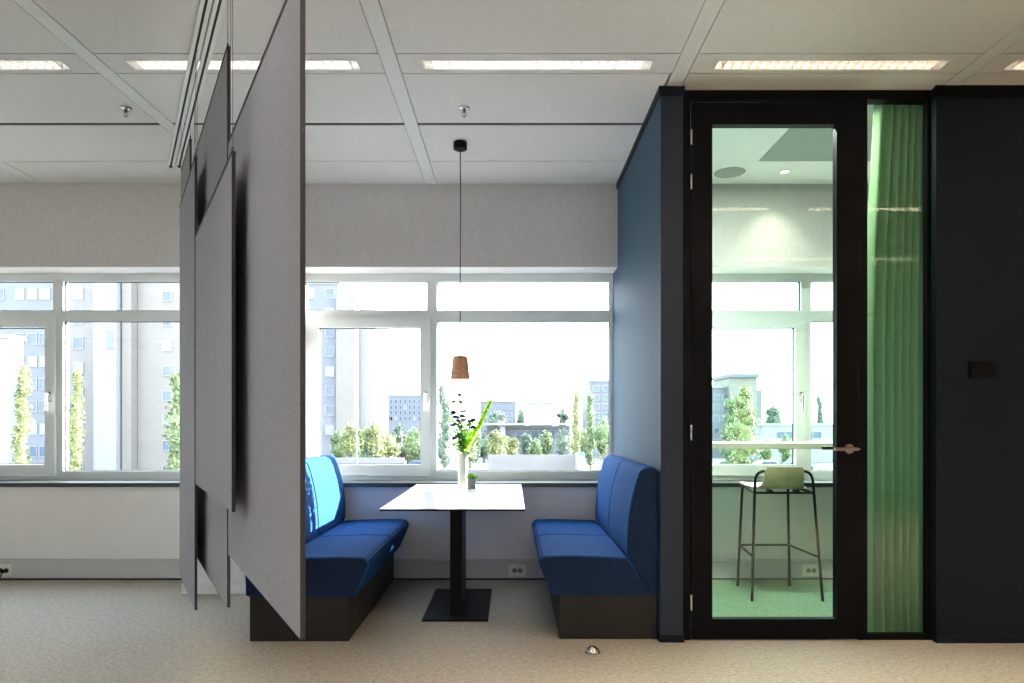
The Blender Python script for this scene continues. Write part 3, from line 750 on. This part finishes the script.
MB().box(X(349, Y), X(364, Y), Y-.1, Y+.1, Z(297, Y), Z(296, Y)).build('lamp_arm', M_bg, r)

Y = 150; wn = []
for i in range(4):
    for j in range(11):
        a = 372+j*4.6; p = 400+i*5.6
        if i < 2 and 2 <= j <= 3: continue
        wn.append((X(a, Y), X(a+2.0, Y), Z(p+3.4, Y), Z(p, Y), (i*j) % 4 == 3))
wn.append((X(375, Y), X(382.5, Y), Z(410, Y), Z(402, Y), False)); wn.append((X(379, Y), X(393, Y), Z(420.5, Y), Z(416.5, Y), False))
wn = [q for q in wn if True]
building('long pale grey office block with window rows above the trees', X(365, Y), X(425, Y), Y, Z(396, Y), M_bw, wn, name='office_building')
Y = 190
building('slender hazy tower rising behind the grey office block', X(364, Y), X(369.5, Y), Y, Z(359, Y), M_bw, [(X(365, Y), X(366.4, Y), Z(p+3, Y), Z(p, Y), False) for p in range(362, 392, 6)], depth=4)
Y = 165; wn = [(X(a, Y), X(a+3, Y), Z(p+3, Y), Z(p, Y), False) for a in range(484, 514, 6) for p in (406, 413, 420)]
building('hazy blue grey block on the skyline, behind the lime flower spike', X(480, Y), X(516, Y), Y, Z(402, Y), M_bg, wn, name='office_building')
Y = 122
building('plain white box building on the skyline, mid window', X(530, Y), X(552.5, Y), Y, Z(403, Y), M_bwh, [(X(534, Y), X(548, Y), Z(402.6, Y)-.5, Z(404, Y)-.2, True)], name='white_building', depth=10)
Y = 112; wn = [(X(508+k*8, Y), X(514.5+k*8, Y), Z(440, Y), Z(431, Y), False) for k in range(6)]
def roofs(r):
    MB().box(X(484, Y), X(572, Y), Y-3, Y+9, Z(425, Y), Z(423.4, Y)).build('flat_roof', M_bwh, r)
    MB().box(X(500, Y), X(505.5, Y), Y-2.4, Y-1.4, GZ, Z(425, Y)).build('pillar', M_bwh, r)
building('low white pavilion with overhanging flat roof and dark windows', X(487, Y), X(570, Y), Y, Z(428, Y), M_bw, wn, name='pavilion', depth=8, extra=roofs)
Y = 118; wn = [(X(a, Y), X(a+6, Y), Z(p+5, Y), Z(p, Y), False) for a in (593, 603, 613) for p in (386, 395, 404, 413)]
building('grey blue block beside the two poplars, next to blue partition', X(590, Y), X(640, Y), Y, Z(381.5, Y), M_bg, wn, name='office_building')
Y = 120; wn = [(X(a, Y), X(a+5, Y), Z(p+5, Y), Z(p, Y), False) for a in (714, 722) for p in (395, 405, 416, 428)] + [(X(a, Y), X(a+5, Y), Z(p+6, Y), Z(p, Y), True) for a in (730, 738, 746) for p in (380, 392)]
def tower2(r):
    MB().box(X(727, Y), X(754, Y), Y-1.5, Y+8, GZ, Z(378, Y)).build('tower', M_bc, r)
    MB().box(X(725.5, Y), X(755.5, Y), Y-2, Y+8.5, Z(378, Y), Z(374.5, Y)).build('tower_cap', M_bg, r)
    MB().box(X(754, Y), X(762, Y), Y, Y+8, GZ, Z(390, Y)).build('wing', M_bw, r)
building('stepped brick and grey tower seen through the glass door', X(700, Y), X(727, Y), Y, Z(388, Y), M_bg, wn, extra=tower2)
Y = 105; wn = [(X(777+k*9, Y), X(785+k*9, Y), Z(438, Y), Z(432, Y), False) for k in range(5)]
building('low white block with dark window band behind the bar counter', X(762, Y), X(850, Y), Y, Z(426, Y), M_bwh, wn, name='low_building', depth=10)

# foliage
def leaves(mb, c, rad, n, size, mi=0):
    for _ in range(n):
        while True:
            p = Vector((random.uniform(-1, 1), random.uniform(-1, 1), random.uniform(-1, 1)))
            if .35 < p.length < 1: break
        q = Vector((c[0]+p.x*rad[0], c[1]+p.y*rad[1], c[2]+p.z*rad[2]))
        u = Vector((random.gauss(0, 1), random.gauss(0, 1), random.gauss(0, 1))).normalized(); v = u.orthogonal().normalized(); s = size*random.uniform(.6, 1.3)
        mb.add([q-u*s, q-v*s*.6, q+u*s, q+v*s*.6], [(0, 1, 2, 3)], mi)
def tree(label, px, ptop, Y, pw, kind, shape='round', group='trees outside the windows', name='deciduous_tree', zb=None):
    x, zt = X(px, Y), Z(ptop, Y); w_ = pw/682.7*Y/2; base = GZ if zb is None else zb; h = zt-base
    r = thing(name, label, 'tree', (x, Y, base), group)
    MB().tube([(x, Y, base), (x+.05*w_, Y, base+h*.45)], max(.12, w_*.10), 8, r2=max(.06, w_*.05)).build('trunk', M_bark, r)
    mb = MB()
    if shape == 'poplar':
        for i in range(9):
            t = i/8; zc = base+h*(.14+.78*t); rw = w_*random.uniform(.72, 1.1)*(.6+.4*math.sin(PI*min(1, t*1.1+.1)))
            cx = x+random.uniform(-.25, .25)*w_
            mb.ball((cx, Y, zc), (rw*.55, rw*.55, h*.075), seg=8, rings=5, jit=.2)
            leaves(mb, (cx, Y, zc), (rw, rw, h*.09), 170, .045*w_+.10)
    else:
        for i in range(9):
            a = random.uniform(0, 2*PI); rr = random.uniform(.1, .62)*w_
            zc = base+h*random.uniform(.22, .84)
            k = 1-.35*abs(zc-(base+h*.55))/(h*.33)
            s = w_*random.uniform(.38, .55)*k; sz = min(s, h*.20)
            c_ = (x+rr*math.cos(a), Y+rr*math.sin(a), zc)
            mb.ball(c_, (s*.6, s*.6, sz*.6), seg=8, rings=5, jit=.25); leaves(mb, c_, (s, s, sz), 190, .04*w_+.10)
        mb.ball((x, Y, base+h*.6), (w_*.5, w_*.5, h*.3), seg=8, rings=6, jit=.2)
        leaves(mb, (x, Y, base+h*.55), (w_*.9, w_*.9, h*.44), 520, .04*w_+.10)
    o = mb.build('crown', TREE[kind], r); return r
tree('slim yellow green poplar in the opening sash at the far left', 22, 364, 62, 21, 1, 'poplar', name='poplar_tree')
tree('slim green poplar before the beige tower, right of the first sash', 76, 368, 66, 18, 1, 'poplar', name='poplar_tree')
tree('green tree beside the cream tower, partly behind the felt panels', 180, 372, 52, 30, 0, 'poplar', name='poplar_tree')
tree('light green bushy tree under the lamp mast, left of the group', 352, 420, 80, 26, 1)
tree('pale green bushy tree before the grey office block', 374, 419, 84, 30, 1)
tree('dark green round tree low before the grey office block', 399, 421, 98, 16, 2)
tree('yellow green tree behind the sash handle side', 415, 425, 88, 24, 0)
tree('blue green poplar directly behind the bouquet', 444, 384, 84, 19, 2, 'poplar', name='poplar_tree')
tree('green tree behind the vase and pot', 470, 424, 92, 26, 0)
tree('bushy yellow green tree right of the lime flower spike', 497, 428, 90, 26, 1)
tree('dark hazy tree clump on the skyline beside the white box', 521, 405, 135, 18, 2)
tree('dark round tree before the pavilion windows', 526, 431, 96, 16, 2)
tree('mid green tree before the pavilion, below the white box', 546, 429, 95, 18, 0)
tree('dark green bushy tree at the right end of the pavilion', 563, 427, 93, 18, 2)
tree('hazy blue green tree right of the white box on the skyline', 563, 404, 132, 16, 2)
tree('tall slim poplar, left one of the pair near the blue partition', 576, 391, 88, 14, 1, 'poplar', name='poplar_tree')
tree('tall slim poplar, right one of the pair near the blue partition', 590.5, 392, 88, 14, 0, 'poplar', name='poplar_tree')
tree('broad green tree next to the blue partition edge', 604, 414, 86, 24, 0)
tree('tall leafy green tree, left one of the two through the door', 732, 397, 78, 26, 0, 'poplar')
tree('tallest yellow green tree seen through the glass door', 744, 385, 73, 34, 1, 'poplar')
tree('hazy round tree right of the stepped tower through the door', 774, 402, 140, 30, 2)
tree('hazy pointed tree behind the door window mullion', 819, 396, 138, 14, 2, 'poplar')
tree('small green shrub tree above the bar counter by the mullion', 786, 433, 90, 16, 0)
for i, (px, pt, yy, pw, kd, lab) in enumerate([
    (340, 428, 84, 22, 0, 'low green tree at the foot of the cream tower, window corner'),
    (363, 428, 83.5, 22, 0, 'mid green tree between the two pale bushy trees by the mast'),
    (388, 432, 96, 30, 1, 'pale tree filling the gap below the grey office block'),
    (408, 434, 100, 30, 1, 'yellowish tree low beside the sash stile'),
    (484, 434, 104, 26, 2, 'blue green low tree behind the lime spike stem'),
    (512, 436, 98, 18, 1, 'small yellow green tree before the pavilion, first from the flowers'),
    (536, 437, 92, 16, 0, 'small green tree under the white box building'),
    (497, 409, 150, 30, 2, 'hazy dark tree on the skyline above the pavilion roof'),
    (584, 428, 98, 22, 0, 'green tree filling between the pair of slim poplars'),
    (765, 438, 96, 20, 0, 'low green bush beyond the parked cars through the door')]):
    tree(lab, px, pt, yy, pw, kd)
# low walls and cars
Y = 76
tag(MB().box(X(316, Y), X(404, Y), Y, Y+.4, GZ, Z(458, Y)).build('garden_wall', M_bb), 'low pale wall under the bushy trees in the alcove window', 'low wall')
Y = 83
tag(MB().box(X(488, Y), X(575, Y), Y, Y+.5, GZ, Z(455, Y)).build('garden_wall', M_bb), 'long low grey wall before the pavilion', 'low wall')
def car(px, Y, col, label):
    x = X(px, Y); r = thing('car', label, 'car', (x, Y, GZ), 'cars parked outside'); L_ = 4.2
    prof_ = [(-2.1, .35), (-2.1, .75), (-1.5, .92), (-.9, 1.40), (.7, 1.42), (1.35, .95), (2.0, .82), (2.1, .35)]
    MB().prism([(x+a, GZ+b) for a, b in prof_], Y, Y+1.7).build('body', col, r, bevel=.06, bseg=2)
    MB().prism([(x+a, GZ+b) for a, b in [(-1.25, .96), (-.82, 1.32), (.62, 1.34), (1.1, .97)]], Y-.01, Y+1.71).build('side_window', M_wn, r)
    for a in (-1.3, 1.3):
        MB().tube([(x+a, Y-.03, GZ+.33), (x+a, Y+.2, GZ+.33)], .33, 16).build('wheel', M_gask, r)
        MB().tube([(x+a, Y+1.5, GZ+.33), (x+a, Y+1.73, GZ+.33)], .33, 16).build('wheel', M_gask, r)
car(418, 84, mat('car_blue', (.10, .16, .26), .3, metal=.4, var=.02), 'blue car parked at the right end of the low wall')
car(728, 84, mat('car_silver', (.45, .47, .50), .3, metal=.5, var=.02), 'silver car parked below the trees, seen through the door')
car(770, 84, mat('car_white', (.75, .75, .75), .3, var=.02), 'white car parked below the bar counter line')
car(800, 86, mat('car_grey', (.25, .27, .30), .3, metal=.4, var=.02), 'grey car parked by the door window mullion')
Y = 79
r = thing('delivery_van', 'small blue and white van parked below the poplar pair', 'van', (X(580, Y), Y, GZ))
MB().box(X(578, Y), X(584.5, Y), Y, Y+3.5, GZ+.3, Z(454, Y)).build('van_box', M_bwh, r, bevel=.04, bseg=1)
MB().box(X(578.3, Y), X(584.2, Y), Y-.04, Y, Z(455.5, Y), Z(452.5, Y)).build('rear_door', mat('van_blue', (.08, .22, .45), .4, var=.02), r)
for a in (579.5, 583.3): MB().tube([(X(a, Y)-.12, Y+.6, GZ+.32), (X(a, Y)+.12, Y+.6, GZ+.32)], .32, 14).build('wheel', M_gask, r)
